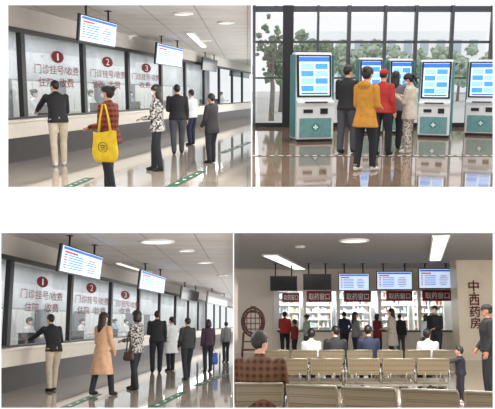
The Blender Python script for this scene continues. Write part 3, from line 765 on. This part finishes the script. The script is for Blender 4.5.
# people C
px_person(RC,52,391,313,45,'person in black jacket and khaki trousers reaching onto counter',top=blackj,bottom=khaki,arms=('out','hold'),lean=18,turn=10,legs='step',slim=1.1)
px_person(RC,101,396,313,-35,'person in long tan coat and black boots walking',top=tan,bottom=dark,hair='long',fem=True,arms=('hold','low'),hem=.42,flare=.14,legs='stride',shoes=pm('black_boots',(20,18,18),.4),slim=1.1)
o,h,Mx=px_person(RC,135,390,311,70,'person in black and white patterned coat at the window',top=leo,bottom=dark,hair='bob',fem=True,arms=('hold','relax'),hem=.76,flare=.1,legs='step',slim=1.12)
bag(RC.M,'handbag',pm('brown_leather',(70,48,40),.5),'small dark brown handbag hanging beside patterned coat',Mx@V((-.29,.02,1.3)),drop=.45,w=.26,h=.2,yaw=-20)
px_person(RC,156,373,311,15,'person in black jacket and black trousers, back turned',top=blackj,bottom=dark,arms=('hold','down'),slim=1.18)
px_person(RC,171,371,317,50,'medical worker in long white coat and dark trousers',top=coatw,bottom=dark,hem=.52,flare=.12,arms=('hold','low'),hair='short',mask=True,slim=1.15)
px_person(RC,187,380,318,40,'person in charcoal jacket and dark trousers facing the counter',top=charcoal,bottom=dark,arms=('low','down'),legs='step',slim=1.14)
o,h,Mx=px_person(RC,208,372,320,30,'person in dark maroon jacket carrying a blue shopping bag',top=pm('plum_jacket',(58,36,52),.8),bottom=dark,fem=True,hair='bob',vox=.017)
bag(RC.M,'shopping_bag',pm('blue_bag',(50,90,170),.5),'blue shopping bag held in a hand',h[1]-V((0,0,.05)),drop=.1,w=.3,h=.34)
px_person(RC,226,362,324,30,'person in grey jacket standing far along the counter',top=pm('grey_jacket',(110,108,112),.8),bottom=dark,vox=.02)
# people D standing
px_person(RD,285,355,312,-15,'person in red jacket standing at pharmacy window',top=red,bottom=dark,fem=True,hair='pony',vox=.019,arms=('hold','low'))
px_person(RD,295,357,321,50,'child in dark red coat beside adult in red',top=maroon,bottom=dark,child=True,vox=.017)
px_person(RD,307,357,317,60,'person in pale green jacket waiting at the pharmacy',top=pm('pale_green_jacket',(150,165,150),.8),bottom=greyt,fem=True,hair='bun',vox=.019,H=1.5,arms=('hold','relax'))
px_person(RD,345,355,312,25,'person in navy jacket waiting at pharmacy window',top=navy,bottom=dark,vox=.019,arms=('hold','hip'))
px_person(RD,356,362,318,-70,'person in grey jacket beside person in navy',top=pm('grey_jacket',(110,108,112),.8),bottom=dark,vox=.019,fem=True,hair='long',H=1.58,arms=('low','low'))
px_person(RD,378,356,314,-60,'person in dark red coat at the counter',top=maroon,bottom=dark,fem=True,hair='bob',vox=.019,arms=('hold','hold'),hem=.7)
px_person(RD,393,361,309,70,'person in beige coat standing at pharmacy window',top=beige,bottom=dark,fem=True,hair='long',vox=.019,hem=.5,flare=.1,arms=('hold','hold'),slim=1.2)
px_person(RD,401,356,314,-25,'person in charcoal jacket standing at pharmacy window',top=charcoal,bottom=greyt,vox=.019,arms=('fwd','down'))
px_person(RD,437,366,306,130,'person in black jacket turned away from the counter',top=blackj,bottom=dark,vox=.017,arms=('hold','relax'),mask=True,slim=1.18)
px_person(RD,427,359,315,30,'person in pale jacket beside person in black',top=coatw,bottom=greyt,fem=True,hair='bob',vox=.019)
px_person(RD,492,400,305,80,'person in black jacket and dark cap standing by bench',top=blackj,bottom=dark,hair='cap',hairmat=blackj,arms=('relax','low'),slim=1.3,skin=SKIN2)
px_person(RD,462,402,349,70,'small child in padded dark jacket walking with arms outstretched',top=pm('dark_padded_jacket',(26,28,40),.7,bump=.6,scale=30),bottom=dark,child=True,legs='step',shoes=white_shoe,arms=('out','out'),slim=1.4)
# seated
def seated(px,Y,label,**k): return person(RD,(bx(px,Y),Y+.2,0),k.pop('yaw',0),label,legs='sit',arms=('lap','lap'),seat=.44,**k)
seated(311,YF,'person in white jacket seated on steel bench',top=coatw,H=1.5,fem=True,hair='short',yaw=5,slim=1.05)
seated(335,YF,'person in dark jacket seated on steel bench',top=charcoal,H=1.62,hair='short',turn=35,slim=1.08)
seated(368,YF,'person in blue-black jacket seated on bench',top=navy,H=1.66,hair='short',turn=-20)
seated(427,YF,'person in pale grey coat seated at bench end',top=pm('pale_grey_coat',(200,200,205),.8),H=1.48,fem=True,hair='bun',turn=-40)
seated(260,YN,'older person in bulky brown plaid jacket seated on steel seat',top=brnpl,H=1.72,hair='short',hairmat=HAIRG,slim=1.28,yaw=-12,turn=-35)

area(RA,(-2.2,11.5,3.3),2.5,2,150,col=(1,.97,.92)); area(RC,(-2.2,9.5,2.9),2.5,1.5,150,col=(1,.97,.92))

# world, camera
w=bpy.data.worlds.new('w'); SC.world=w; w.use_nodes=True
bg=w.node_tree.nodes['Background']; bg.inputs[0].default_value=(.98,.985,1,1); bg.inputs[1].default_value=1.0
c=bpy.data.cameras.new('camera'); c.lens=F/495*36; c.sensor_width=36; c.clip_end=300
if ZOOM:
    c.lens*=ZOOM[2]; c.shift_x=(ZOOM[0]-CX)/495*ZOOM[2]; c.shift_y=-(ZOOM[1]-CY)/495*ZOOM[2]
co=bpy.data.objects.new('camera',c); COL.objects.link(co); co.location=CAMW; co.rotation_euler=(math.pi/2,0,0); SC.camera=co
